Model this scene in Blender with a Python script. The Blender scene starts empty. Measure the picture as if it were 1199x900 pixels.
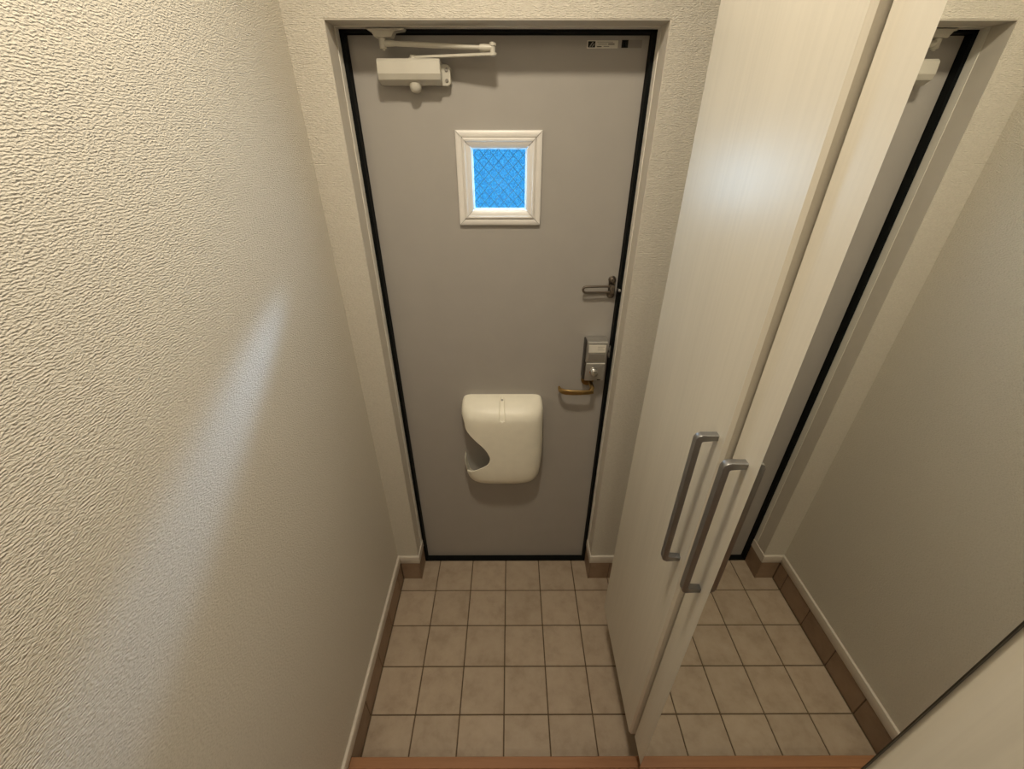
import bpy, bmesh, math, random
from mathutils import Vector, Matrix

random.seed(7)
scene = bpy.context.scene
COL = scene.collection

# ------------------------------------------------------------------ camera
F_PX, PITCH, YAW, ROLL = 490.35, 0.5386, 0.0031, 0.0004
CAM = Vector((0.3462, 0.0, 1.7988))
cd = bpy.data.cameras.new('camera')
cam = bpy.data.objects.new('camera', cd)
COL.objects.link(cam)
fw = Vector((math.sin(YAW) * math.cos(PITCH), math.cos(YAW) * math.cos(PITCH), -math.sin(PITCH)))
rt = Vector((math.cos(YAW), -math.sin(YAW), 0))
up = rt.cross(fw)
r2 = math.cos(ROLL) * rt + math.sin(ROLL) * up
u2 = r2.cross(fw)
cam.matrix_world = Matrix(((r2.x, u2.x, -fw.x, CAM.x), (r2.y, u2.y, -fw.y, CAM.y),
                           (r2.z, u2.z, -fw.z, CAM.z), (0, 0, 0, 1)))
cd.sensor_fit = 'HORIZONTAL'
cd.sensor_width = 36
cd.lens = F_PX * 36 / 1199
cd.clip_start = 0.01
scene.camera = cam

# ------------------------------------------------------------------ world, view
world = bpy.data.worlds.new('sky')
scene.world = world
world.use_nodes = True
bg = world.node_tree.nodes['Background']
bg.inputs['Color'].default_value = (0.04, 0.46, 0.95, 1)
bg.inputs['Strength'].default_value = 1.1
vs = scene.view_settings
vs.view_transform = 'Standard'
vs.look = 'None'
vs.exposure = 0.0
vs.gamma = 1.0
vs.use_curve_mapping = False

LAMP = Vector((0.30, 0.50, 2.62))
LAMP_POWER = 12.0
HALL_FILL_POWER = 4.2  # added fill lamp behind the viewer
BEAM_POWER = 36.0
DAY_POWER = 2.0

# ------------------------------------------------------------------ materials
def nd(nt, t, **kw):
    n = nt.nodes.new(t)
    for k, v in kw.items():
        setattr(n, k, v)
    return n

def base_mat(name, color, rough=0.5, metallic=0.0, spec=0.5):
    m = bpy.data.materials.new(name)
    m.use_nodes = True
    b = m.node_tree.nodes['Principled BSDF']
    b.inputs['Base Color'].default_value = (*color, 1)
    b.inputs['Roughness'].default_value = rough
    b.inputs['Metallic'].default_value = metallic
    b.inputs['Specular IOR Level'].default_value = spec
    return m, m.node_tree, b

def noise(nt, scale, vec_scale=(1, 1, 1), detail=2, rough=0.5, coord='Object', distort=0.0):
    tc = nd(nt, 'ShaderNodeTexCoord')
    mp = nd(nt, 'ShaderNodeMapping')
    mp.inputs['Scale'].default_value = vec_scale
    nt.links.new(tc.outputs[coord], mp.inputs['Vector'])
    n = nd(nt, 'ShaderNodeTexNoise')
    n.inputs['Scale'].default_value = scale
    n.inputs['Detail'].default_value = detail
    n.inputs['Roughness'].default_value = rough
    n.inputs['Distortion'].default_value = distort
    nt.links.new(mp.outputs[0], n.inputs['Vector'])
    return n

def ramp(nt, fac, stops):
    r = nd(nt, 'ShaderNodeValToRGB')
    e = r.color_ramp.elements
    e[0].position, e[0].color = stops[0][0], (*stops[0][1], 1)
    e[1].position, e[1].color = stops[-1][0], (*stops[-1][1], 1)
    for p, c in stops[1:-1]:
        x = e.new(p)
        x.color = (*c, 1)
    nt.links.new(fac, r.inputs[0])
    return r

def bump(nt, b, height, strength, dist):
    bp = nd(nt, 'ShaderNodeBump')
    bp.inputs['Strength'].default_value = strength
    bp.inputs['Distance'].default_value = dist
    nt.links.new(height, bp.inputs['Height'])
    nt.links.new(bp.outputs[0], b.inputs['Normal'])

def plain(name, color, rough=0.5, metallic=0.0, var=0.06, scale=30, spec=0.5):
    """slightly uneven colour so that nothing is a dead flat tone"""
    m, nt, b = base_mat(name, color, rough, metallic, spec)
    n = noise(nt, scale, detail=3)
    lo = tuple(c * (1 - var) for c in color)
    hi = tuple(min(1, c * (1 + var)) for c in color)
    r = ramp(nt, n.outputs['Fac'], [(0.3, lo), (0.7, hi)])
    nt.links.new(r.outputs[0], b.inputs['Base Color'])
    return m

def wallpaper():
    m, nt, b = base_mat('wallpaper', (0.78, 0.72, 0.63), 0.55, 0, 0.35)
    n1 = noise(nt, 1.0, (190, 190, 440), 1.0, 0.4, distort=0.25)
    n2 = noise(nt, 1.0, (420, 420, 520), 1.0, 0.5)
    tc = nd(nt, 'ShaderNodeTexCoord')
    wv = nd(nt, 'ShaderNodeTexWave', wave_type='BANDS', bands_direction='Z')
    wv.inputs['Scale'].default_value = 80
    wv.inputs['Distortion'].default_value = 6.0
    wv.inputs['Detail'].default_value = 1.0
    wv.inputs['Detail Scale'].default_value = 2.2
    nt.links.new(tc.outputs['Object'], wv.inputs['Vector'])
    mix = nd(nt, 'ShaderNodeMath', operation='MULTIPLY_ADD')
    nt.links.new(wv.outputs['Fac'], mix.inputs[0])
    mix.inputs[1].default_value = 0.2
    nt.links.new(n1.outputs['Fac'], mix.inputs[2])
    mix2 = nd(nt, 'ShaderNodeMath', operation='MULTIPLY_ADD')
    nt.links.new(n2.outputs['Fac'], mix2.inputs[0])
    mix2.inputs[1].default_value = 0.2
    nt.links.new(mix.outputs[0], mix2.inputs[2])
    bump(nt, b, mix2.outputs[0], 0.95, 0.0025)
    r = ramp(nt, n1.outputs['Fac'], [(0.3, (0.63, 0.59, 0.505)), (0.7, (0.70, 0.655, 0.57))])
    nt.links.new(r.outputs[0], b.inputs['Base Color'])
    return m

def laminate(name, color, rough):
    m, nt, b = base_mat(name, color, rough, 0, 0.5)
    n1 = noise(nt, 1.0, (150, 150, 2.2), 4, 0.6)
    n2 = noise(nt, 1.0, (28, 28, 0.9), 2, 0.5, distort=0.6)
    mx = nd(nt, 'ShaderNodeMath', operation='MULTIPLY_ADD')
    nt.links.new(n2.outputs['Fac'], mx.inputs[0])
    mx.inputs[1].default_value = 0.7
    nt.links.new(n1.outputs['Fac'], mx.inputs[2])
    lo = tuple(c * 0.93 for c in color)
    r = ramp(nt, mx.outputs[0], [(0.55, lo), (1.05, color)])
    nt.links.new(r.outputs[0], b.inputs['Base Color'])
    bump(nt, b, n1.outputs['Fac'], 0.10, 0.0004)
    return m

def tile_mat(name='floor tile', k=(0.95, 0.95, 0.95)):
    m, nt, b = base_mat(name, (0.5, 0.42, 0.33), 0.5, 0, 0.4)
    tc = nd(nt, 'ShaderNodeTexCoord')
    oi = nd(nt, 'ShaderNodeObjectInfo')
    add = nd(nt, 'ShaderNodeVectorMath', operation='MULTIPLY_ADD')
    nt.links.new(oi.outputs['Random'], add.inputs[0])
    add.inputs[1].default_value = (9, 7, 5)
    nt.links.new(tc.outputs['Object'], add.inputs[2])
    n = nd(nt, 'ShaderNodeTexNoise')
    n.inputs['Scale'].default_value = 14
    n.inputs['Detail'].default_value = 6
    n.inputs['Roughness'].default_value = 0.65
    nt.links.new(add.outputs[0], n.inputs['Vector'])
    r = ramp(nt, n.outputs['Fac'], [(q, tuple(v * w for v, w in zip(c, k))) for q, c in ((0.28, (0.37, 0.285, 0.205)), (0.5, (0.46, 0.365, 0.27)), (0.75, (0.51, 0.415, 0.315)))])
    hs = nd(nt, 'ShaderNodeHueSaturation')
    mr = nd(nt, 'ShaderNodeMapRange')
    mr.inputs['To Min'].default_value = 0.95
    mr.inputs['To Max'].default_value = 1.05
    nt.links.new(oi.outputs['Random'], mr.inputs['Value'])
    nt.links.new(mr.outputs[0], hs.inputs['Value'])
    nt.links.new(r.outputs[0], hs.inputs['Color'])
    nt.links.new(hs.outputs[0], b.inputs['Base Color'])
    bump(nt, b, n.outputs['Fac'], 0.15, 0.0008)
    return m

def wood_floor():
    m, nt, b = base_mat('hall wood', (0.42, 0.21, 0.10), 0.5, 0, 0.3)
    n = noise(nt, 1.0, (3, 60, 60), 4, 0.6, distort=0.4)
    r = ramp(nt, n.outputs['Fac'], [(0.3, (0.28, 0.13, 0.06)), (0.7, (0.37, 0.185, 0.09))])
    nt.links.new(r.outputs[0], b.inputs['Base Color'])
    return m

def glass_mat():
    m = bpy.data.materials.new('wired figured glass')
    m.use_nodes = True
    nt = m.node_tree
    nt.nodes.clear()
    out = nd(nt, 'ShaderNodeOutputMaterial')
    tr = nd(nt, 'ShaderNodeBsdfTransparent')
    gl = nd(nt, 'ShaderNodeBsdfGlossy')
    gl.inputs['Roughness'].default_value = 0.25
    mx = nd(nt, 'ShaderNodeMixShader')
    mx.inputs[0].default_value = 0.06
    n = noise(nt, 260, detail=2)
    r = ramp(nt, n.outputs['Fac'], [(0.32, (0.40, 0.68, 0.84)), (0.60, (1.0, 1.0, 1.0))])
    nt.links.new(r.outputs[0], tr.inputs['Color'])
    nt.links.new(tr.outputs[0], mx.inputs[1])
    nt.links.new(gl.outputs[0], mx.inputs[2])
    nt.links.new(mx.outputs[0], out.inputs['Surface'])
    return m

def bead_mat():
    m = bpy.data.materials.new('clear glazing bead')
    m.use_nodes = True
    nt = m.node_tree
    nt.nodes.clear()
    out = nd(nt, 'ShaderNodeOutputMaterial')
    a = nd(nt, 'ShaderNodeBsdfTransparent')
    a.inputs['Color'].default_value = (0.85, 0.95, 1, 1)
    d = nd(nt, 'ShaderNodeBsdfDiffuse')
    d.inputs['Color'].default_value = (0.9, 0.93, 0.92, 1)
    mx = nd(nt, 'ShaderNodeMixShader')
    mx.inputs[0].default_value = 0.55
    nt.links.new(a.outputs[0], mx.inputs[1])
    nt.links.new(d.outputs[0], mx.inputs[2])
    nt.links.new(mx.outputs[0], out.inputs['Surface'])
    return m

M = {}
M['wall'] = wallpaper()
M['reveal'] = plain('reveal board', (0.62, 0.575, 0.50), 0.5, var=0.02)
M['ceiling'] = plain('ceiling paper', (0.80, 0.77, 0.70), 0.8, var=0.02, scale=60)
M['cap'] = plain('cream trim', (0.68, 0.62, 0.54), 0.45, var=0.03)
M['tile'] = tile_mat()
M['skirt'] = tile_mat('skirting tile', (0.68, 0.58, 0.52))
M['grout'] = plain('grout', (0.13, 0.09, 0.055), 0.9, var=0.15, scale=80)
M['wood'] = wood_floor()
M['door'] = plain('painted steel door', (0.40, 0.375, 0.345), 0.42, var=0.02, scale=12)
M['black'] = plain('black gasket', (0.003, 0.004, 0.004), 0.6, var=0.2, spec=0.15)
M['edge'] = plain('pale frame edge', (0.80, 0.77, 0.70), 0.4, var=0.02)
M['lam'] = laminate('cream laminate', (0.63, 0.585, 0.495), 0.38)
M['nickel'] = plain('satin nickel', (0.30, 0.295, 0.29), 0.42, 0.9, var=0.04)
M['steel'] = plain('silver paint', (0.55, 0.54, 0.52), 0.3, 0.85, var=0.03)
M['silver'] = plain('painted highlight silver', (0.78, 0.76, 0.70), 0.4, 0.2, var=0.02)  # pale tone for the painted edge highlights of the lock
M['chrome'] = plain('chrome', (0.8, 0.8, 0.8), 0.12, 1.0, var=0.01)
M['bronze'] = plain('dark bronze', (0.20, 0.17, 0.14), 0.35, 0.9, var=0.06)
M['brass'] = plain('aged brass', (0.36, 0.24, 0.095), 0.36, 0.9, var=0.05)
M['closer'] = plain('cream closer paint', (0.57, 0.54, 0.465), 0.4, var=0.02)
M['plastic'] = plain('cream plastic', (0.90, 0.86, 0.73), 0.4, var=0.02)
M['winframe'] = plain('white vinyl moulding', (0.80, 0.77, 0.73), 0.35, var=0.02)
M['glass'] = glass_mat()
M['bead'] = bead_mat()
M['wire'] = plain('wire in glass', (0.01, 0.05, 0.12), 0.5, 0.0, var=0.05)
M['paper'] = plain('label paper', (0.75, 0.72, 0.64), 0.5, var=0.02)
M['ink'] = plain('dark print', (0.012, 0.012, 0.012), 0.6, var=0.1, spec=0.2)
M['greyprint'] = plain('grey print', (0.30, 0.28, 0.25), 0.5, var=0.1)
M['smoke'] = plain('smoky film', (0.30, 0.275, 0.25), 0.4, var=0.03)
M['lockdark'] = plain('dark lock case', (0.05, 0.045, 0.04), 0.4, 0.3, var=0.1)
M['lockcover'] = plain('grey lock cover', (0.30, 0.28, 0.25), 0.35, 0.4, var=0.04)
mm, nt_, b_ = base_mat('mirror silver', (0.90, 0.91, 0.88), 0.0, 1.0)
M['mirror'] = mm
M['mirroredge'] = plain('mirror glass edge', (0.035, 0.035, 0.028), 0.3, var=0.05)
ml = bpy.data.materials.new('lamp lens')
ml.use_nodes = True
ml.node_tree.nodes['Principled BSDF'].inputs['Base Color'].default_value = (0.9, 0.85, 0.75, 1)
ml.node_tree.nodes['Principled BSDF'].inputs['Emission Color'].default_value = (1, 0.8, 0.55, 1)
ml.node_tree.nodes['Principled BSDF'].inputs['Emission Strength'].default_value = 2.0
M['lens'] = ml

# ------------------------------------------------------------------ mesh helpers
def finish(bm, name, mat, parent=None, loc=(0, 0, 0), smooth=None):
    bmesh.ops.recalc_face_normals(bm, faces=bm.faces)
    me = bpy.data.meshes.new(name)
    bm.to_mesh(me)
    bm.free()
    mats = mat if isinstance(mat, (list, tuple)) else [mat]
    for k in mats:
        me.materials.append(M[k])
    if smooth is not None:
        for p in me.polygons:
            p.use_smooth = True
        me.set_sharp_from_angle(angle=math.radians(smooth))
    return link(me, name, parent, loc)

def link(me, name, parent=None, loc=(0, 0, 0)):
    o = bpy.data.objects.new(name, me)
    COL.objects.link(o)
    o.location = loc
    if parent:
        o.parent = parent
    return o

def abox(bm, x0, x1, y0, y1, z0, z1, bev=0.0, seg=1, mi=0):
    vs_ = [bm.verts.new(p) for p in ((x0, y0, z0), (x1, y0, z0), (x1, y1, z0), (x0, y1, z0),
                                     (x0, y0, z1), (x1, y0, z1), (x1, y1, z1), (x0, y1, z1))]
    fs = [bm.faces.new([vs_[i] for i in q]) for q in ((0, 3, 2, 1), (4, 5, 6, 7), (0, 1, 5, 4), (1, 2, 6, 5), (2, 3, 7, 6), (3, 0, 4, 7))]
    for f in fs:
        f.material_index = mi
    if bev > 0:
        es = list({e for f in fs for e in f.edges})
        r = bmesh.ops.bevel(bm, geom=es, offset=bev, segments=seg, affect='EDGES', profile=0.5)
        for f in r['faces']:
            f.material_index = mi

def box(name, mat, x0, x1, y0, y1, z0, z1, parent=None, bev=0.0, seg=1, smooth=None):
    """box given in the coordinates of its parent; its origin is at its own middle of the base"""
    cx, cy = (x0 + x1) / 2, (y0 + y1) / 2
    bm = bmesh.new()
    abox(bm, x0 - cx, x1 - cx, y0 - cy, y1 - cy, 0, z1 - z0, bev, seg)
    return finish(bm, name, mat, parent, (cx, cy, z0), smooth)

def aprism(bm, pts, axis, a0, a1, bev=0.0, seg=1, mi=0):
    """polygon pts extruded along an axis ('x','y','z') from a0 to a1"""
    def mk(p, a):
        return {'x': (a, p[0], p[1]), 'y': (p[0], a, p[1]), 'z': (p[0], p[1], a)}[axis]
    lo = [bm.verts.new(mk(p, a0)) for p in pts]
    hi = [bm.verts.new(mk(p, a1)) for p in pts]
    n = len(pts)
    fs = [bm.faces.new(lo), bm.faces.new(hi)]
    caps = list(fs)
    for i in range(n):
        fs.append(bm.faces.new((lo[i], lo[(i + 1) % n], hi[(i + 1) % n], hi[i])))
    for f in fs:
        f.material_index = mi
    if bev > 0:
        es = list({e for f in caps for e in f.edges})
        bmesh.ops.bevel(bm, geom=es, offset=bev, segments=seg, affect='EDGES', profile=0.5)

def atube(bm, pts, rad, n=10, mi=0, closed=False, flat=1.0):
    """round bar through pts"""
    pts = [Vector(p) for p in pts]
    rings = []
    N = len(pts)
    ref = None
    for i, p in enumerate(pts):
        if closed:
            t = (pts[(i + 1) % N] - pts[i - 1]).normalized()
        else:
            t = (pts[min(i + 1, N - 1)] - pts[max(i - 1, 0)]).normalized()
        if ref is None:
            ref = Vector((0, 0, 1)) if abs(t.z) < 0.9 else Vector((1, 0, 0))
        a = (ref - t * ref.dot(t)).normalized()
        ref = a
        b = t.cross(a)
        r = rad[i] if isinstance(rad, (list, tuple)) else rad
        rings.append([bm.verts.new(p + a * (r * flat * math.cos(2 * math.pi * k / n)) + b * (r * math.sin(2 * math.pi * k / n))) for k in range(n)])
    m = N if closed else N - 1
    for i in range(m):
        A, B = rings[i], rings[(i + 1) % N]
        for k in range(n):
            f = bm.faces.new((A[k], A[(k + 1) % n], B[(k + 1) % n], B[k]))
            f.material_index = mi
    if not closed:
        for R in (rings[0], rings[-1]):
            f = bm.faces.new(R)
            f.material_index = mi

def alathe(bm, prof, origin, axis, n=24, mi=0):
    """prof = [(radius, distance along axis)]"""
    o = Vector(origin)
    ax = Vector(axis).normalized()
    a = ax.orthogonal().normalized()
    b = ax.cross(a)
    rings = []
    for r, h in prof:
        if r < 1e-6:
            rings.append([bm.verts.new(o + ax * h)])
        else:
            rings.append([bm.verts.new(o + ax * h + (a * math.cos(2 * math.pi * k / n) + b * math.sin(2 * math.pi * k / n)) * r) for k in range(n)])
    for A, B in zip(rings, rings[1:]):
        for k in range(n):
            q = []
            for v in (A[k % len(A)], A[(k + 1) % len(A)], B[(k + 1) % len(B)], B[k % len(B)]):
                if v not in q:
                    q.append(v)
            if len(q) > 2:
                bm.faces.new(q).material_index = mi
    for R in (rings[0], rings[-1]):
        if len(R) > 1:
            bm.faces.new(R).material_index = mi

def thing(name, label, cat, loc):
    o = bpy.data.objects.new(name, None)
    COL.objects.link(o)
    o.empty_display_size = 0.05
    o.location = loc
    o['label'] = label
    o['category'] = cat
    return o

def struct(o, label, cat):
    o['kind'] = 'structure'
    o['label'] = label
    o['category'] = cat
    return o

def root_struct(name, label, cat, loc=(0, 0, 0)):
    o = bpy.data.objects.new(name, None)
    COL.objects.link(o)
    o.location = loc
    return struct(o, label, cat)

# ------------------------------------------------------------------ measures (metres)
XL, XR = -0.168, 1.10            # side walls
YF = 1.235                       # face of the entrance wall
YB = -1.80                       # back wall of the hall
ZC = 2.62                        # ceiling
T = 0.16                         # tile pitch
Y0 = 1.1674                      # one grout line
DX0, DX1, DZ = -0.0774, 0.7108, 2.0228      # door opening
YD = 1.3224                      # front of the steel door frame
YS = 0.537                       # edge of the raised hall floor
ZS = 0.10
YOUT = 1.42

# ------------------------------------------------------------------ setting
# entrance floor: grout bed with single tiles
fl = root_struct('floor', 'square beige ceramic tiles of the sunken entrance floor', 'floor')
box('grout_bed', 'grout', XL - 0.1, XR + 0.1, YS - 0.02, YOUT, -0.05, -0.0022, fl)
G = 0.0042
xb = [round(i * T, 4) for i in range(-1, 7)] + [XR]
xb[0] = -0.161 + 0.002
yb = [0.541, Y0 - 3 * T, Y0 - 2 * T, Y0 - T, Y0, YD + 0.004]
cache = {}
for i in range(len(xb) - 1):
    for j in range(len(yb) - 1):
        x0, x1, y0, y1 = xb[i] + G / 2, xb[i + 1] - G / 2, yb[j] + G / 2, yb[j + 1] - G / 2
        if x1 - x0 < 0.01:
            continue
        k = (round(x1 - x0, 4), round(y1 - y0, 4))
        if k not in cache:
            bm = bmesh.new()
            abox(bm, -k[0] / 2, k[0] / 2, -k[1] / 2, k[1] / 2, -0.008, 0.0, 0.0012, 1)
            bmesh.ops.recalc_face_normals(bm, faces=bm.faces)
            me = bpy.data.meshes.new('tile')
            bm.to_mesh(me)
            bm.free()
            me.materials.append(M['tile'])
            cache[k] = me
        o = link(cache[k], 'tile', fl, ((x0 + x1) / 2, (y0 + y1) / 2, 0))
        o.rotation_euler = (0, 0, 0)

# raised hall floor with its nosing
hf = root_struct('floor_hall', 'reddish brown wooden hall floor above the entrance step', 'floor')
box('subfloor', 'grout', XL, XR, YB, YS - 0.03, 0, ZS - 0.012, hf)
y = YS - 0.030
k = 0
while y > YB + 0.01:
    y1 = max(y - 0.0755, YB)
    off = [0.0, 0.45, 0.22, 0.7][k % 4]
    cuts = [XL] + [x for x in (XL + off, XL + off + 0.9) if XL + 0.05 < x < XR - 0.05] + [XR]
    for a, b in zip(cuts, cuts[1:]):
        box('plank', 'wood', a + 0.0004, b - 0.0004, y1 + 0.0008, y, ZS - 0.012, ZS, hf, 0.0008)
    y = y1
    k += 1
st = box('trim_1', 'wood', XL, XR, YS - 0.0295, YS, 0, ZS + 0.0005, None, 0.0012, 1)
struct(st, 'orange brown wooden edge of the hall step above the tiles', 'step')

# walls
def wall(name, label, boxes, mat='wall'):
    bm = bmesh.new()
    for b in boxes:
        abox(bm, *b)
    o = finish(bm, name, mat)
    return struct(o, label, 'wall')

wall('wall_left', 'long left wall in woven cream wallpaper with a pale light streak', [(XL - 0.1, XL, YB, YOUT, 0, ZC)])
wall('wall_right', 'right wall behind the tall cabinet', [(XR, XR + 0.1, YB, YOUT, 0, ZC)])
wall('wall_back', 'end wall of the hall behind the viewer', [(XL, XR, YB - 0.1, YB, 0, ZC)])
wf = wall('wall_front', 'cream wallpapered wall around the entrance door', [
    (XL, DX0, YF, YOUT, 0, ZC), (DX1, XR, YF, YOUT, 0, ZC), (DX0, DX1, YF, YOUT, DZ, ZC)])
ce = box('ceiling', 'ceiling', XL - 0.1, XR + 0.1, YB - 0.1, YOUT, ZC, ZC + 0.08)
struct(ce, 'flat cream ceiling of the hall', 'ceiling')

# smooth lining of the door recess, with a paler steel edge next to the door frame
tr = root_struct('trim_2', 'smooth beige lining of the recess around the door', 'trim')
e = 0.0025
for nm, mt, ya, yb_ in (('lining', 'reveal', YF + 0.001, YD - 0.026), ('edge_strip', 'edge', YD - 0.026, YD)):
    d = e if nm == 'lining' else e + 0.0016
    box(nm, mt, DX0, DX0 + d, ya, yb_, 0.159, DZ, tr)
    box(nm, mt, DX1 - d, DX1, ya, yb_, 0.159, DZ, tr)
    box(nm, mt, DX0 + d, DX1 - d, ya, yb_, DZ - d, DZ, tr)

# tiled skirting with cream cap
BZ, CZ = 0.114, 0.158
def skirting(name, label):
    return root_struct(name, label, 'baseboard')
bl = skirting('baseboard_left', 'brown tile skirting with cream cap along the left wall')
TX = -0.161
ybs = [YS, Y0 - 3 * T, Y0 - 2 * T, Y0 - T, Y0, 1.228]
for a, b in zip(ybs, ybs[1:]):
    box('skirting_tile', 'skirt', XL, TX, a + 0.0022, b - 0.0022, 0, BZ, bl, 0.0008)
box('grout_strip', 'grout', XL, TX - 0.0022, YS, YF, 0, BZ - 0.001, bl)
box('cap', 'cap', XL, TX + 0.003, YB, YF, BZ, CZ, bl, 0.002, 2, 40)
bf = skirting('baseboard_front', 'brown tile skirting pieces with cream cap beside the door')
def fpiece(x0, x1):
    box('skirting_tile', 'skirt', x0, x1, 1.228, YF, 0, BZ, bf, 0.0008)
fpiece(TX + 0.0035, DX0 - 0.0015)
fpiece(DX1 + 0.0015, 5 * T - 0.0015)
fpiece(5 * T + 0.0015, 6 * T - 0.0015)
fpiece(6 * T + 0.0015, XR)
box('grout_strip', 'grout', TX - 0.003, DX0, 1.2302, YF, 0, BZ - 0.001, bf)
box('grout_strip', 'grout', DX1 + 0.001, XR, 1.2302, YF, 0, BZ - 0.001, bf)
box('skirting_tile', 'skirt', DX0, DX0 + 0.0046, 1.2262, YD, 0, BZ, bf, 0.0008)
box('skirting_tile', 'skirt', DX1 - 0.0046, DX1, 1.2262, YD, 0, BZ, bf, 0.0008)
box('cap', 'cap', TX + 0.003, DX0 + 0.0066, 1.225, YF, BZ, CZ, bf, 0.002, 2, 40)
box('cap', 'cap', DX1 - 0.0066, XR, 1.225, YF, BZ, CZ, bf, 0.002, 2, 40)
box('cap', 'cap', DX0, DX0 + 0.0066, YF, YD, BZ, CZ, bf, 0.001)
box('cap', 'cap', DX1 - 0.0066, DX1, YF, YD, BZ, CZ, bf, 0.001)

# ------------------------------------------------------------------ entrance door
YP = 1.345                        # face of the door leaf
dr = root_struct('door_1', 'grey steel entrance door with small blue window and black frame', 'door', (0.3167, YP, 0))
def L(x0, x1, y0, y1, z0, z1):    # world box into the door's own coordinates
    return (x0 - 0.3167, x1 - 0.3167, y0 - YP, y1 - YP, z0, z1)
W0, W1, WZ0, WZ1 = 0.2325, 0.3955, 1.600, 1.771     # hole for the window
JW = 0.0145
bm = bmesh.new()
for b in ((DX0, DX0 + JW, YD, YOUT, 0, DZ), (DX1 - JW, DX1, YD, YOUT, 0, DZ), (DX0, DX1, YD, YOUT, DZ - 0.0105, DZ),
          (DX0, DX0 + 0.035, YP + 0.042, YOUT, 0, DZ), (DX1 - 0.035, DX1, YP + 0.042, YOUT, 0, DZ),
          (DX0, DX1, YP + 0.042, YOUT, DZ - 0.035, DZ)):
    abox(bm, *L(*b))
finish(bm, 'door_frame', 'black', dr)
bm = bmesh.new()
abox(bm, *L(DX0, DX1, YD, YOUT, -0.002, 0.011))
abox(bm, *L(DX0, DX1, YP + 0.042, YOUT, 0, 0.03))
finish(bm, 'threshold', 'black', dr)
bm = bmesh.new()
px0, px1, pz0, pz1 = DX0 + JW + 0.0015, DX1 - JW - 0.0015, 0.0125, DZ - 0.0125
for b in ((px0, W0, YP, YP + 0.04, pz0, pz1), (W1, px1, YP, YP + 0.04, pz0, pz1),
          (W0, W1, YP, YP + 0.04, pz0, WZ0), (W0, W1, YP, YP + 0.04, WZ1, pz1)):
    abox(bm, *L(*b))
bmesh.ops.remove_doubles(bm, verts=bm.verts, dist=1e-5)
finish(bm, 'door_leaf', 'door', dr)

# window: four mitred mouldings, bead, pane with wire net
wn = bpy.data.objects.new('window', None)
COL.objects.link(wn)
wn.parent = dr
wcx, wcz = (0.1935 + 0.4345) / 2, (1.562 + 1.8085) / 2
wn.location = (wcx - 0.3167, 0, wcz)
OW, OH, IW, IH = 0.121, 0.1233, 0.0775, 0.0802
prof = [(0.0, 0.0), (0.0, 0.0075), (0.03, 0.0105), (0.10, 0.0118), (0.24, 0.0125), (0.36, 0.0115), (0.41, 0.0085),
        (0.44, 0.0128), (0.52, 0.0150), (0.60, 0.0145), (0.64, 0.0120), (0.68, 0.0118), (0.97, 0.0050), (1.0, 0.0035), (1.0, 0.0)]
def moulding(side):
    bm = bmesh.new()
    rows = []
    for s, h in prof:
        hw = OW + (IW - OW) * s
        hh = OH + (IH - OH) * s
        g = 0.0010
        c = [(-hw + g, -hh), (hw - g, -hh)] if side == 0 else [(hw, -hh + g), (hw, hh - g)] if side == 1 else \
            [(hw - g, hh), (-hw + g, hh)] if side == 2 else [(-hw, hh - g), (-hw, -hh + g)]
        rows.append([bm.verts.new((x, -h, z)) for x, z in c])
    for A, B in zip(rows, rows[1:]):
        bm.faces.new((A[0], A[1], B[1], B[0]))
    for q in (0, 1):
        bm.faces.new([r[q] for r in rows])
    return finish(bm, 'moulding', 'winframe', wn, smooth=35)
for s in range(4):
    moulding(s)
bm = bmesh.new()
bw = 0.0032
for b in ((-IW, IW, -IH, -IH + bw), (-IW, IW, IH - bw, IH), (-IW, -IW + bw, -IH + bw, IH - bw), (IW - bw, IW, -IH + bw, IH - bw)):
    abox(bm, b[0], b[1], 0.004, 0.010, b[2], b[3])
finish(bm, 'glazing_bead', 'bead', wn)
pane = box('pane', 'glass', -IW - 0.003, IW + 0.003, 0.0105, 0.0165, -IH - 0.003, IH + 0.003, wn)
bm = bmesh.new()
def clip_line(c, sl):
    """segment of z = sl*x + c inside the pane"""
    pts = []
    for x in (-IW, IW):
        z = sl * x + c
        if -IH <= z <= IH:
            pts.append((x, z))
    for z in (-IH, IH):
        x = (z - c) / sl
        if -IW < x < IW:
            pts.append((x, z))
    return pts[:2] if len(pts) >= 2 else None
for sl in (1.08, -1.08):
    c = -0.20
    while c < 0.2:
        q = clip_line(c + (0.006 if sl > 0 else 0), sl)
        if q and abs(q[0][0] - q[1][0]) > 0.003:
            atube(bm, [(q[0][0], 0.009, q[0][1]), (q[1][0], 0.009, q[1][1])], 0.0007, 5)
        c += 0.0305
finish(bm, 'wire_net', 'wire', wn)

# stickers at the top of the leaf
def sticker(x0, x1, z0, z1, mt, nm, th=0.0006, par=dr):
    return box(nm, mt, x0 - 0.3167, x1 - 0.3167, -th, 0.0, z0, z1, par)
s1 = sticker(0.5392, 0.6172, 1.9850, 2.0008, 'paper', 'sticker')
s1['label'] = 'white maker label with a dark square emblem'
def print_on(par, x0, x1, z0, z1, mt, nm):     # x,z relative to the sticker's base centre
    return box(nm, mt, x0, x1, -0.0009, -0.0003, z0, z1, par)
print_on(s1, -0.0365, -0.0185, 0.0018, 0.0140, 'ink', 'emblem')
bm = bmesh.new()
aprism(bm, [(-0.0335, 0.003), (-0.0305, 0.003), (-0.0225, 0.0128), (-0.0262, 0.0128)], 'y', -0.0011, -0.0008)
aprism(bm, [(-0.0275, 0.003), (-0.0245, 0.003), (-0.0200, 0.0085), (-0.0215, 0.0102)], 'y', -0.0011, -0.0008)
finish(bm, 'emblem_stroke', 'greyprint', s1)
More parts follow.
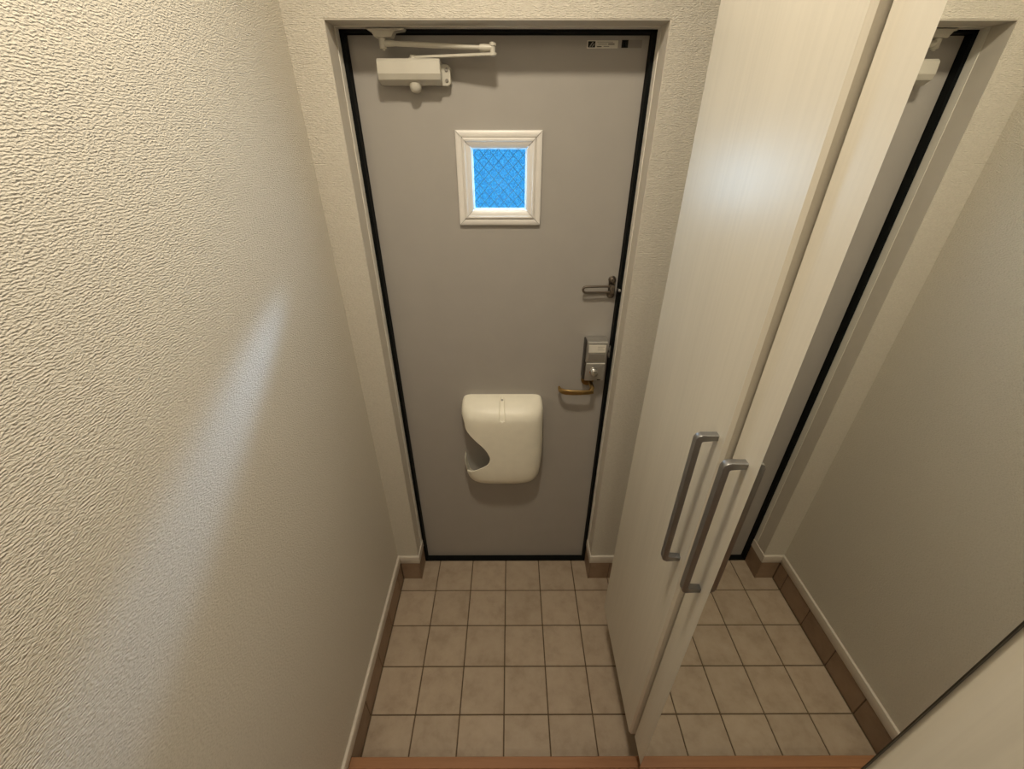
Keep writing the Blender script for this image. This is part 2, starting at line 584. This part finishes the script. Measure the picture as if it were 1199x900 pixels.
for a, b, z, h, mt in ((-0.014, 0.026, 0.0120, 0.0009, 'greyprint'), (-0.011, 0.011, 0.0078, 0.0011, 'greyprint'),
                       (0.014, 0.030, 0.0070, 0.0030, 'greyprint'), (-0.014, -0.002, 0.0025, 0.0016, 'ink'), (0.003, 0.017, 0.0028, 0.0016, 'greyprint')):
    print_on(s1, a, b, z, z + h, mt, 'print_line')
s2 = sticker(0.6262, 0.6775, 1.9858, 2.0020, 'smoke', 'sticker')
s2['label'] = 'smoky clear sticker with a black square'
print_on(s2, -0.0256, -0.0095, 0.0003, 0.0158, 'ink', 'emblem')
print_on(s2, -0.0205, -0.0150, 0.0045, 0.0115, 'greyprint', 'emblem_stroke')

# lever handle (part of the door): rose, neck, lever
hd = bpy.data.objects.new('lever_handle', None)
COL.objects.link(hd)
hd.parent = dr
hd.location = (0.6300 - 0.3167, 0, 1.006)
hd['label'] = 'aged brass lever handle'
bm = bmesh.new()
alathe(bm, [(0.0, 0), (0.0235, 0), (0.0235, 0.004), (0.021, 0.008), (0.014, 0.0095), (0.0, 0.0095)], (0, 0, 0.012), (0, -1, 0), 28)
finish(bm, 'rose', 'brass', hd, smooth=40)
bm = bmesh.new()
path = [(0.006, 0, 0.008), (0.010, -0.020, 0.004), (0.014, -0.038, -0.004), (0.006, -0.047, -0.011)]
atube(bm, path, [0.0085, 0.008, 0.0082, 0.008], 12)
finish(bm, 'neck', 'brass', hd, smooth=50)
bm = bmesh.new()
ys = [(0.017, -0.047, 0.0062), (0.0, -0.0495, 0.0068), (-0.030, -0.051, 0.0072), (-0.060, -0.0505, 0.0078), (-0.085, -0.048, 0.0080), (-0.097, -0.043, 0.0080), (-0.1035, -0.034, 0.0078), (-0.1055, -0.022, 0.0072)]
rows = []
for i, (x, yv, hh) in enumerate(ys):
    t = Vector((ys[min(i + 1, 7)][0] - ys[max(i - 1, 0)][0], ys[min(i + 1, 7)][1] - ys[max(i - 1, 0)][1], 0)).normalized()
    nrm = Vector((t.y, -t.x, 0)) * 0.0042
    z = -0.0135 - 0.004 * math.sin(math.pi * min(1, i / 5.0)) * 0.5
    c = Vector((x, yv, z))
    rows.append([bm.verts.new(c + nrm * a + Vector((0, 0, hh * 1.3 * b))) for a, b in ((1, -0.75), (1, 0.75), (0.5, 1), (-0.5, 1), (-1, 0.75), (-1, -0.75), (-0.5, -1), (0.5, -1))])
for A, B in zip(rows, rows[1:]):
    for q in range(8):
        bm.faces.new((A[q], A[(q + 1) % 8], B[(q + 1) % 8], B[q]))
bm.faces.new(rows[0])
bm.faces.new(rows[-1])
finish(bm, 'lever', 'brass', hd, smooth=50)

# strike plates on the jamb
bm = bmesh.new()
abox(bm, *L(DX1 - JW - 0.0012, DX1 - JW + 0.001, YD + 0.004, YD + 0.017, 1.115, 1.160))
abox(bm, *L(DX1 - JW - 0.0035, DX1 - JW, YD + 0.007, YD + 0.013, 1.122, 1.134))
abox(bm, *L(DX1 - JW - 0.0035, DX1 - JW, YD + 0.007, YD + 0.013, 1.143, 1.154))
finish(bm, 'strike_plate', 'steel', dr)
bm = bmesh.new()
alathe(bm, [(0.0030, 0), (0.0030, 0.016), (0.0048, 0.017), (0.0048, 0.021), (0.003, 0.0225), (0, 0.0225)], (0.6965 - 0.3167, YD + 0.010 - YP, 1.366), (0, -1, 0), 16)
finish(bm, 'guard_pin', 'nickel', dr, smooth=40)

# ------------------------------------------------------------------ door closer
dc = thing('door_closer', 'cream hydraulic door closer with folded arm at the top of the door', 'door closer', (0.093, YP, 1.908))
def P(x, y, z):
    return (x - 0.093, y - YP, z - 1.908)
bm = bmesh.new()
aprism(bm, [(0.0, -0.001), (0.0, 0.046), (-0.012, 0.052), (-0.046, 0.051), (-0.0525, 0.046), (-0.055, 0.0200), (-0.050, 0.008), (-0.030, -0.002)], 'x', 0.0155 - 0.093, 0.1715 - 0.093, 0.0015, 2)
finish(bm, 'body', 'closer', dc, smooth=25)
bm = bmesh.new()
aprism(bm, [(0.1715 - 0.093, -0.003), (0.187 - 0.093, -0.003), (0.1930 - 0.093, 0.003), (0.1930 - 0.093, 0.036), (0.188 - 0.093, 0.041), (0.1715 - 0.093, 0.044)], 'y', -0.026, 0, 0.001, 1)
fl_ = finish(bm, 'mounting_flange', 'closer', dc)
for z in (0.008, 0.030):
    bm = bmesh.new()
    alathe(bm, [(0, 0), (0.0042, 0), (0.0042, 0.0015), (0.0030, 0.0026), (0, 0.0026)], (0, 0, 0), (0, -1, 0), 12)
    finish(bm, 'screw', 'lockcover', fl_, (0.0905, -0.026, z), 40)
bm = bmesh.new()
alathe(bm, [(0.0150, -0.004), (0.0150, 0.004), (0.014, 0.010), (0.011, 0.0155), (0.006, 0.0185), (0, 0.0190)], (0.010, -0.030, 0.0), (0, 0, -1), 22)
finish(bm, 'pivot_cap', 'closer', dc, smooth=45)
bm = bmesh.new()
alathe(bm, [(0.0115, 0.048), (0.0115, 0.0535), (0.007, 0.0545), (0.007, 0.060), (0, 0.060)], (0.010, -0.030, 0.0), (0, 0, 1), 20)
finish(bm, 'spindle', 'closer', dc, smooth=40)
# main arm: flat bar
a0, a1 = Vector(P(0.103, 1.315, 1.9625)), Vector(P(0.305, 1.281, 1.9650))
d = (a1 - a0).normalized()
s = Vector((-d.y, d.x, 0)).normalized()
bm = bmesh.new()
out = []
for q in range(9):
    t = math.pi / 2 + math.pi * q / 8
    out.append(a0 + (d * math.cos(t) + s * math.sin(t)) * 0.009)
for q in range(9):
    t = -math.pi / 2 + math.pi * q / 8
    out.append(a1 + (d * math.cos(t) + s * math.sin(t)) * 0.0075)
lo = [bm.verts.new(v + Vector((0, 0, -0.0025))) for v in out]
hi = [bm.verts.new(v + Vector((0, 0, 0.0025))) for v in out]
bm.faces.new(lo)
bm.faces.new(hi)
for q in range(len(out)):
    bm.faces.new((lo[q], lo[(q + 1) % len(out)], hi[(q + 1) % len(out)], hi[q]))
finish(bm, 'main_arm', 'closer', dc)
bm = bmesh.new()
atube(bm, [P(0.0580, 1.3020, 1.9882), P(0.150, 1.2950, 1.9840), P(0.275, 1.2832, 1.9775)], [0.0052, 0.0056, 0.0048], 12)
finish(bm, 'forearm', 'closer', dc, smooth=50)
bm = bmesh.new()
alathe(bm, [(0.0, -0.004), (0.0065, -0.004), (0.0065, 0.016), (0.0085, 0.016), (0.0085, 0.0215), (0.003, 0.024), (0, 0.024)], P(0.303, 1.2815, 1.965), (0, 0, 1), 16)
atube(bm, [P(0.272, 1.2823, 1.9774), P(0.281, 1.2822, 1.9772), P(0.303, 1.2818, 1.977)], [0.0072, 0.0080, 0.0066], 10)
finish(bm, 'elbow_joint', 'closer', dc, smooth=40)
bm = bmesh.new()
alathe(bm, [(0, -0.021), (0.004, -0.021), (0.004, -0.018), (0.0085, -0.017), (0.0085, 0.002), (0.006, 0.004), (0.006, 0.012), (0, 0.012)], P(0.0350, 1.3040, 1.9960), (0, 0, 1), 18)
atube(bm, [P(0.035, 1.3040, 1.9892), P(0.052, 1.3027, 1.9885), P(0.064, 1.3015, 1.988)], [0.0075, 0.0072, 0.0058], 10)
finish(bm, 'bracket_joint', 'closer', dc, smooth=40)
bm = bmesh.new()
aprism(bm, [P(x, 0, z)[::2] for x, z in ((-0.001, 2.0165), (0.092, 2.0165), (0.088, 2.0125), (0.066, 2.0115), (0.059, 1.9995), (0.018, 1.9995), (0.012, 2.0115), (0.004, 2.0125))], 'y', 1.296 - YP, 1.3235 - YP, 0.001, 1)
finish(bm, 'bracket', 'closer', dc)

# ------------------------------------------------------------------ door guard (swing bar)
dg = thing('door_guard', 'dark bronze swing bar door guard by the edge of the grey door', 'door guard', (0.676, YP, 1.330))
def Q(x, y, z):
    return (x - 0.676, y - YP, z - 1.330)
bm = bmesh.new()
pl = []
for q in range(13):
    t = math.pi * q / 12
    pl.append((0.0125 * math.cos(t), 0.063 + 0.0125 * math.sin(t)))
pl += [(-0.0085, 0.050), (-0.0085, 0.026)]
for q in range(13):
    t = math.pi + math.pi * q / 12
    pl.append((0.0125 * math.cos(t), 0.0135 + 0.0125 * math.sin(t)))
pl += [(0.0085, 0.026), (0.0085, 0.050)]
aprism(bm, pl, 'y', -0.006, 0.0, 0.001, 1)
finish(bm, 'mounting_plate', 'bronze', dg)
for z in (0.063, 0.0135):
    bm = bmesh.new()
    alathe(bm, [(0.0095, 0), (0.0095, 0.004), (0.006, 0.008), (0, 0.0085)], (0, -0.006, z), (0, -1, 0), 18)
    finish(bm, 'screw_dome', 'bronze', dg, smooth=40)
bm = bmesh.new()
alathe(bm, [(0, -0.014), (0.0078, -0.014), (0.0085, -0.012), (0.0085, 0.012), (0.0078, 0.014), (0, 0.014)], (0.0, -0.020, 0.0375), (0, 0, 1), 18)
abox(bm, -0.006, 0.006, -0.020, 0, 0.0265, 0.0485)
finish(bm, 'hinge_knuckle', 'bronze', dg, smooth=35)
bm = bmesh.new()
pts = [Q(0.672, 1.3245, 1.3763)]
for q in range(13):
    t = math.pi / 2 + math.pi * q / 12
    pts.append(Q(0.590 + 0.0095 * math.cos(t), 1.3215, 1.3668 + 0.0095 * math.sin(t)))
pts.append(Q(0.672, 1.3245, 1.3573))
atube(bm, pts, 0.0040, 10)
finish(bm, 'swing_bar', 'bronze', dg, smooth=60)

# ------------------------------------------------------------------ door lock
lk = thing('door_lock', 'silver grey boxed door lock with thumb turn above the brass handle', 'lock', (0.6420, YP, 1.037))
def K(x0, x1, d0, d1, z0, z1):
    return (x0 - 0.6420, x1 - 0.6420, -d1, -d0, z0 - 1.037, z1 - 1.037)
bm = bmesh.new()
abox(bm, *K(0.6035, 0.6790, 0, 0.036, 1.037, 1.190), 0.003, 2)
finish(bm, 'case', 'lockdark', lk, smooth=40)
bm = bmesh.new()
zs = 1.037
aprism(bm, [(-0.036, 0.074), (-0.046, 0.076), (-0.0465, 0.1480), (-0.0430, 0.1545), (-0.004, 0.1560), (-0.004, 0.1525), (-0.036, 0.1515)], 'x', 0.6085 - 0.6420, 0.6785 - 0.6420, 0.001, 1)
cv = finish(bm, 'battery_cover', 'steel', lk, smooth=30)
bm = bmesh.new()
abox(bm, *K(0.6155, 0.6715, 0.0455, 0.0470, 1.120, 1.146), 0.0006)
finish(bm, 'cover_panel', 'lockcover', cv)
bm = bmesh.new()
abox(bm, *K(0.6150, 0.6730, 0.0462, 0.0474, 1.151, 1.180))
lb = finish(bm, 'label_sticker', 'paper', cv)
lb['label'] = 'white paper label'
bm = bmesh.new()
for a, b, z in ((0.645, 0.668, 1.172), (0.645, 0.664, 1.166), (0.645, 0.669, 1.160)):
    abox(bm, *K(a, b, 0.0472, 0.0477, z, z + 0.0012))
finish(bm, 'print_line', 'smoke', cv)
bm = bmesh.new()
aprism(bm, [(-0.036, 0.000), (-0.0445, 0.001), (-0.0445, 0.062), (-0.041, 0.0710), (-0.036, 0.0725)], 'x', 0.6110 - 0.6420, 0.6785 - 0.6420, 0.001, 1)
tp = finish(bm, 'turn_plate', 'steel', lk, smooth=30)
bm = bmesh.new()
alathe(bm, [(0, 0), (0.0155, 0), (0.0155, 0.003), (0.0128, 0.004), (0.0122, 0.020), (0.011, 0.0225), (0, 0.0230)], (0.6400 - 0.6420, -0.0445, 0.040), (0, -1, 0), 26)
finish(bm, 'thumb_turn', 'chrome', tp, smooth=35)
bm = bmesh.new()
abox(bm, *K(0.655, 0.667, 0.0440, 0.0450, 1.039, 1.043))
finish(bm, 'slot', 'lockdark', tp)

bm = bmesh.new()
abox(bm, *K(0.6130, 0.6770, 0.0425, 0.0455, 1.1845, 1.1885), 0.0008)
finish(bm, 'highlight_strip', 'silver', cv)  # highlight on the cover's top edge, modelled as a pale strip
bm = bmesh.new()
abox(bm, *K(0.6130, 0.6775, 0.0405, 0.0445, 1.1035, 1.1085), 0.0008)
finish(bm, 'highlight_strip', 'silver', tp)  # painted highlight along the top of the turn plate

# ------------------------------------------------------------------ letter box on the door
BX = 0.3135
mb = thing('letter_box', 'rounded cream plastic letter box with curved side cutout hung on the door', 'letter box', (BX, YP, 0.555))
levels = [(0.953, 0.118, 0.006), (0.951, 0.132, 0.016), (0.946, 0.142, 0.030), (0.938, 0.148, 0.046), (0.928, 0.1515, 0.062),
          (0.917, 0.1535, 0.076), (0.905, 0.1545, 0.086), (0.890, 0.155, 0.0925), (0.870, 0.1555, 0.095), (0.84, 0.156, 0.096),
          (0.80, 0.157, 0.0965), (0.75, 0.1575, 0.097), (0.70, 0.1565, 0.097), (0.66, 0.1545, 0.0965), (0.63, 0.152, 0.095), (0.605, 0.148, 0.092),
          (0.587, 0.142, 0.088), (0.573, 0.134, 0.082), (0.564, 0.124, 0.074), (0.558, 0.112, 0.064), (0.555, 0.10, 0.052)]
def cat(p0, p1, p2, p3, t):
    return 0.5 * (2 * p1 + (p2 - p0) * t + (2 * p0 - 5 * p1 + 4 * p2 - p3) * t * t + (3 * p1 - p0 - 3 * p2 + p3) * t ** 3)
fine = []
for i in range(len(levels) - 1):
    q4 = [levels[max(i - 1, 0)], levels[i], levels[i + 1], levels[min(i + 2, len(levels) - 1)]]
    for q in range(4 if levels[i][0] > 0.86 else 2):
        t = q / (4 if levels[i][0] > 0.86 else 2)
        fine.append(tuple(cat(*[l[c] for l in q4], t) for c in range(3)))
fine.append(levels[-1])
levels = fine
NE = 4.6
def sp(v, n):
    return math.copysign(abs(v) ** (2.0 / n), v)
# outline of one level as (x, depth) fractions: closely spaced in the middle for the finger groove
ring = []
for q in range(15):
    t = math.pi * q / 15 * 0.48
    ring.append((-sp(math.cos(t), NE), sp(math.sin(t), NE)))
x_last = ring[-1][0]
mid = []
x = x_last
while x < -0.12:
    x += 0.07 if x < -0.16 else 0.02
    mid.append(x)
mid = [v for v in mid if v < -0.105]
core = [-0.10 + 0.008 * q for q in range(26)]
for v in mid + core + [-v for v in reversed(mid)]:
    ring.append((v, (1 - abs(v) ** NE) ** (1 / NE)))
ring += [(-cx_, sy_) for cx_, sy_ in reversed(ring[:15])]
NS = len(ring) - 1
G0, G1, GW = 0.9490, 0.8900, 0.0125
def groove(x, z):
    zc = min(max(z, G1 + GW * 0.7), G0 - GW * 0.35)
    dist = math.hypot(x, (z - zc) * 1.3)
    w = GW * (0.72 + 0.28 * (G0 - z) / (G0 - G1))
    t = min(1, max(0, (w - dist) / 0.0028))
    return 0.0048 * t * t * (3 - 2 * t)
bm = bmesh.new()
rows = []
for z, a, dp in levels:
    row = []
    for fx, fy in ring:
        px_, py_, pz_ = a * fx, -dp * fy * (1 - 0.06 * fx * fx), z - 0.555
        g = groove(px_, z) if fy > 0.5 and 0.88 < z < 0.9515 else 0.0
        row.append(bm.verts.new((px_, py_ + 0.62 * g, pz_ - 0.78 * g)))
    rows.append(row)
for A, B in zip(rows, rows[1:]):
    for q in range(NS):
        bm.faces.new((A[q], A[q + 1], B[q + 1], B[q]))
bm.faces.new(rows[0])
bm.faces.new(rows[-1])
bmesh.ops.recalc_face_normals(bm, faces=bm.faces)
# hollow it: inner skin
inner = []
for z, a, dp in [(lv[0] - 0.555, lv[1] - 0.004, max(0.002, lv[2] - (0.0045 if lv[0] < 0.86 else 0.016))) for lv in levels[1:-1]]:
    inner.append([bm.verts.new((a * fx, -dp * fy * (1 - 0.06 * fx * fx), z)) for fx, fy in ring])
for A, B in zip(inner, inner[1:]):
    for q in range(NS):
        bm.faces.new((A[q], B[q], B[q + 1], A[q + 1]))
bm.faces.new(inner[0][::-1])
bm.faces.new(inner[-1])
# back rim joins the two skins
for side in (0, NS):
    o_ = [r[side] for r in rows]
    i_ = [r[side] for r in inner]
    for q in range(len(i_) - 1):
        bm.faces.new((o_[q + 1], o_[q + 2], i_[q + 1], i_[q]))
    bm.faces.new((o_[0], o_[1], i_[0]))
    bm.faces.new((o_[-2], o_[-1], i_[-1]))
bm.faces.new((rows[0][0], inner[0][0], inner[0][NS], rows[0][NS]))
bm.faces.new((rows[-1][0], inner[-1][0], inner[-1][NS], rows[-1][NS]))
sh = finish(bm, 'cover', 'plastic', mb)
# curved cutout on the left
def bez(pts, n=10):
    """Catmull-Rom through pts"""
    res = []
    for i in range(len(pts) - 1):
        p0, p1, p2, p3 = pts[max(i - 1, 0)], pts[i], pts[i + 1], pts[min(i + 2, len(pts) - 1)]
        for q in range(n):
            t = q / n
            res.append(tuple(0.5 * (2 * p1[c] + (p2[c] - p0[c]) * t + (2 * p0[c] - 5 * p1[c] + 4 * p2[c] - p3[c]) * t * t + (3 * p1[c] - p0[c] - 3 * p2[c] + p3[c]) * t ** 3) for c in (0, 1)))
    res.append(pts[-1])
    return res
cut_pts = bez([(0.164, 0.893), (0.1715, 0.872), (0.1785, 0.840), (0.209, 0.802), (0.2445, 0.764), (0.2615, 0.730), (0.2640, 0.709), (0.2545, 0.683), (0.225, 0.660), (0.190, 0.638), (0.1705, 0.6285)], 5)
poly = [(0.10, 0.900)] + [(0.150, 0.900)] + cut_pts + [(0.1690, 0.640), (0.1655, 0.662), (0.160, 0.672), (0.10, 0.672)]
bm = bmesh.new()
aprism(bm, [(x - BX, z - 0.555) for x, z in poly], 'y', -0.13, 0.001)
cutter = finish(bm, 'cutter', 'plastic', mb)
for c in (cutter,):
    md = sh.modifiers.new('cut', 'BOOLEAN')
    md.operation = 'DIFFERENCE'
    md.solver = 'EXACT'
    md.object = c
bpy.context.view_layer.update()
dg_ = bpy.context.evaluated_depsgraph_get()
me = bpy.data.meshes.new_from_object(sh.evaluated_get(dg_))
sh.modifiers.clear()
sh.data = me
for p in me.polygons:
    p.use_smooth = True
me.set_sharp_from_angle(angle=math.radians(38))
for c in (cutter,):
    bpy.data.objects.remove(c, do_unlink=True)
bm = bmesh.new()
abox(bm, -0.1515, 0.148, -0.0035, 0.0, 0.02, 0.385, 0.001, 1)
finish(bm, 'back_plate', 'door', mb)
bm = bmesh.new()
alathe(bm, [(0, 0), (0.0042, 0), (0.0042, 0.002), (0, 0.003)], (0, -0.0260, 0.3870), (0, -0.5, 0.87), 12)
finish(bm, 'screw', 'lockcover', mb, smooth=40)

# ------------------------------------------------------------------ shoe cabinet
CB, CT = 0.25, 2.45
sc = thing('shoe_cabinet', 'tall cream wood grain wall cabinet with two doors and a long mirror', 'cabinet', (0.90, 0.52, CB))
def C(x0, x1, y0, y1, z0, z1):
    return (x0 - 0.90, x1 - 0.90, y0 - 0.52, y1 - 0.52, z0 - CB, z1 - CB)
bm = bmesh.new()
for b in ((0.7365, XR, 0.922, 0.940, CB, CT), (0.7365, XR, 0.103, 0.121, CB, CT), (0.7365, XR, 0.121, 0.922, CB, CB + 0.018),
          (0.7365, XR, 0.121, 0.922, CT - 0.018, CT), (XR - 0.006, XR, 0.121, 0.922, CB + 0.018, CT - 0.018), (0.7365, XR - 0.006, 0.527, 0.545, CB + 0.018, CT - 0.018)):
    abox(bm, *C(*b))
finish(bm, 'carcass', 'lam', sc)

def cab_door(x0, x1, y0, y1, hy, bev, seg):
    d = bpy.data.objects.new('door', None)
    COL.objects.link(d)
    d.parent = sc
    yc = (y0 + y1) / 2
    d.location = (x0 - 0.90, yc - 0.52, 0)
    bm = bmesh.new()
    abox(bm, 0, x1 - x0, y0 - yc, y1 - yc, 0, CT - CB, bev, seg)
    finish(bm, 'door_panel', 'lam', d)
    # bow handle
    ln, pr, th, dep = 0.331, 0.0375, 0.0115, 0.0125
    R = 0.010
    outp = [(0.0005, -ln / 2)]
    for q in range(7):
        t = math.pi / 2 * q / 6
        outp.append((-pr + R - R * math.sin(t), -ln / 2 + R - R * math.cos(t)))
    for q in range(7):
        t = math.pi / 2 * q / 6
        outp.append((-pr + R - R * math.cos(t), ln / 2 - R + R * math.sin(t)))
    outp.append((0.0005, ln / 2))
    ri = 0.004
    inn = [(0.0005, ln / 2 - th)]
    for q in range(4):
        t = math.pi / 2 * q / 3
        inn.append((-pr + th - 0.002 + ri - ri * math.sin(t), ln / 2 - th - ri + ri * math.cos(t)))
    for q in range(4):
        t = math.pi / 2 * q / 3
        inn.append((-pr + th - 0.002 + ri - ri * math.cos(t), -ln / 2 + th + ri - ri * math.sin(t)))
    inn.append((0.0005, -ln / 2 + th))
    bm = bmesh.new()
    aprism(bm, outp + inn, 'y', -dep / 2, dep / 2, 0.0014, 2)
    h = finish(bm, 'handle', 'nickel', d, (0, hy - yc, 1.1945 - CB), 40)
    return d, yc
d1, _ = cab_door(0.700, 0.7360, 0.5400, 0.940, 0.5700, 0.0055, 1)
d1['label'] = 'plain cream wood grain cabinet door'
d2, yc2 = cab_door(0.7155, 0.7360, 0.1050, 0.5360, 0.4990, 0.0015, 2)
d2['label'] = 'cream wood grain cabinet door with long mirror'
bm = bmesh.new()
abox(bm, -0.0042, 0.0, 0.168 - yc2, 0.4643 - yc2, 0.004, CT - CB - 0.02, 0.0008, 1, 1)
bm.normal_update()
for f in bm.faces:
    f.material_index = 0 if f.normal.x < -0.95 or f.normal.x > 0.95 else 1
mr = finish(bm, 'mirror', ['mirror', 'mirroredge'], d2)

# ------------------------------------------------------------------ lamps
def downlight(loc, power, label, size, spread):
    t = thing('ceiling_downlight', label, 'ceiling light', loc)
    bm = bmesh.new()
    alathe(bm, [(size / 2 + 0.004, 0), (size / 2 + 0.016, 0), (size / 2 + 0.014, 0.004), (size / 2 + 0.004, 0.006)], (0, 0, 0), (0, 0, -1), 32)
    finish(bm, 'ring', 'cap', t, smooth=40)
    bm = bmesh.new()
    alathe(bm, [(0, 0.0005), (size / 2 + 0.004, 0.0005), (size / 2 + 0.004, 0.002), (0, 0.002)], (0, 0, 0), (0, 0, -1), 32)
    finish(bm, 'lens', 'lens', t)
    ld = bpy.data.lights.new('downlight', 'AREA')
    ld.shape = 'DISK'
    ld.size = size
    ld.energy = power
    ld.color = (1.0, 0.88, 0.69)
    ld.spread = math.radians(spread)
    lo_ = bpy.data.objects.new('downlight', ld)
    COL.objects.link(lo_)
    lo_.parent = t
    lo_.location = (0, 0, -0.0075)
    return t
downlight(LAMP, LAMP_POWER, 'round recessed ceiling light above the entrance tiles', 0.15, 165)
downlight((0.40, -0.75, ZC), HALL_FILL_POWER, 'added unseen fill light in the hall behind the viewer', 0.11, 180)  # added out of view as fill for the left wall and lower parts

# daylight that the figured glass throws sideways in a narrow fan on to the left wall
W = Vector((0.315, 1.375, 1.690))
A = Vector((XL, 0.86, 1.455))
B = Vector((XL, 0.20, 1.135))
D = (A * 0.20 + B * 0.80 - W).normalized()
Lx = (A - B)
Lx = (Lx - D * Lx.dot(D)).normalized()
Zx = -D
Yx = Zx.cross(Lx)
sd = bpy.data.lights.new('window_daylight', 'SPOT')
sd.energy = BEAM_POWER
sd.color = (0.60, 0.74, 1.0)
sd.spot_size = math.radians(50)
sd.spot_blend = 1.0
sd.shadow_soft_size = 0.035
so = bpy.data.objects.new('window_daylight', sd)
COL.objects.link(so)
so.matrix_world = Matrix(((Lx.x, Yx.x * 0.21, Zx.x, W.x), (Lx.y, Yx.y * 0.21, Zx.y, W.y), (Lx.z, Yx.z * 0.21, Zx.z, W.z), (0, 0, 0, 1)))

# soft daylight entering through the small window from outside
ad = bpy.data.lights.new('outdoor_daylight', 'AREA')
ad.shape = 'RECTANGLE'
ad.size, ad.size_y = 0.15, 0.155
ad.energy = DAY_POWER
ad.color = (0.74, 0.87, 1.0)
ao = bpy.data.objects.new('outdoor_daylight', ad)
COL.objects.link(ao)
ao.location = (0.314, 1.40, 1.6855)
ao.rotation_euler = (math.radians(-90), 0, 0)
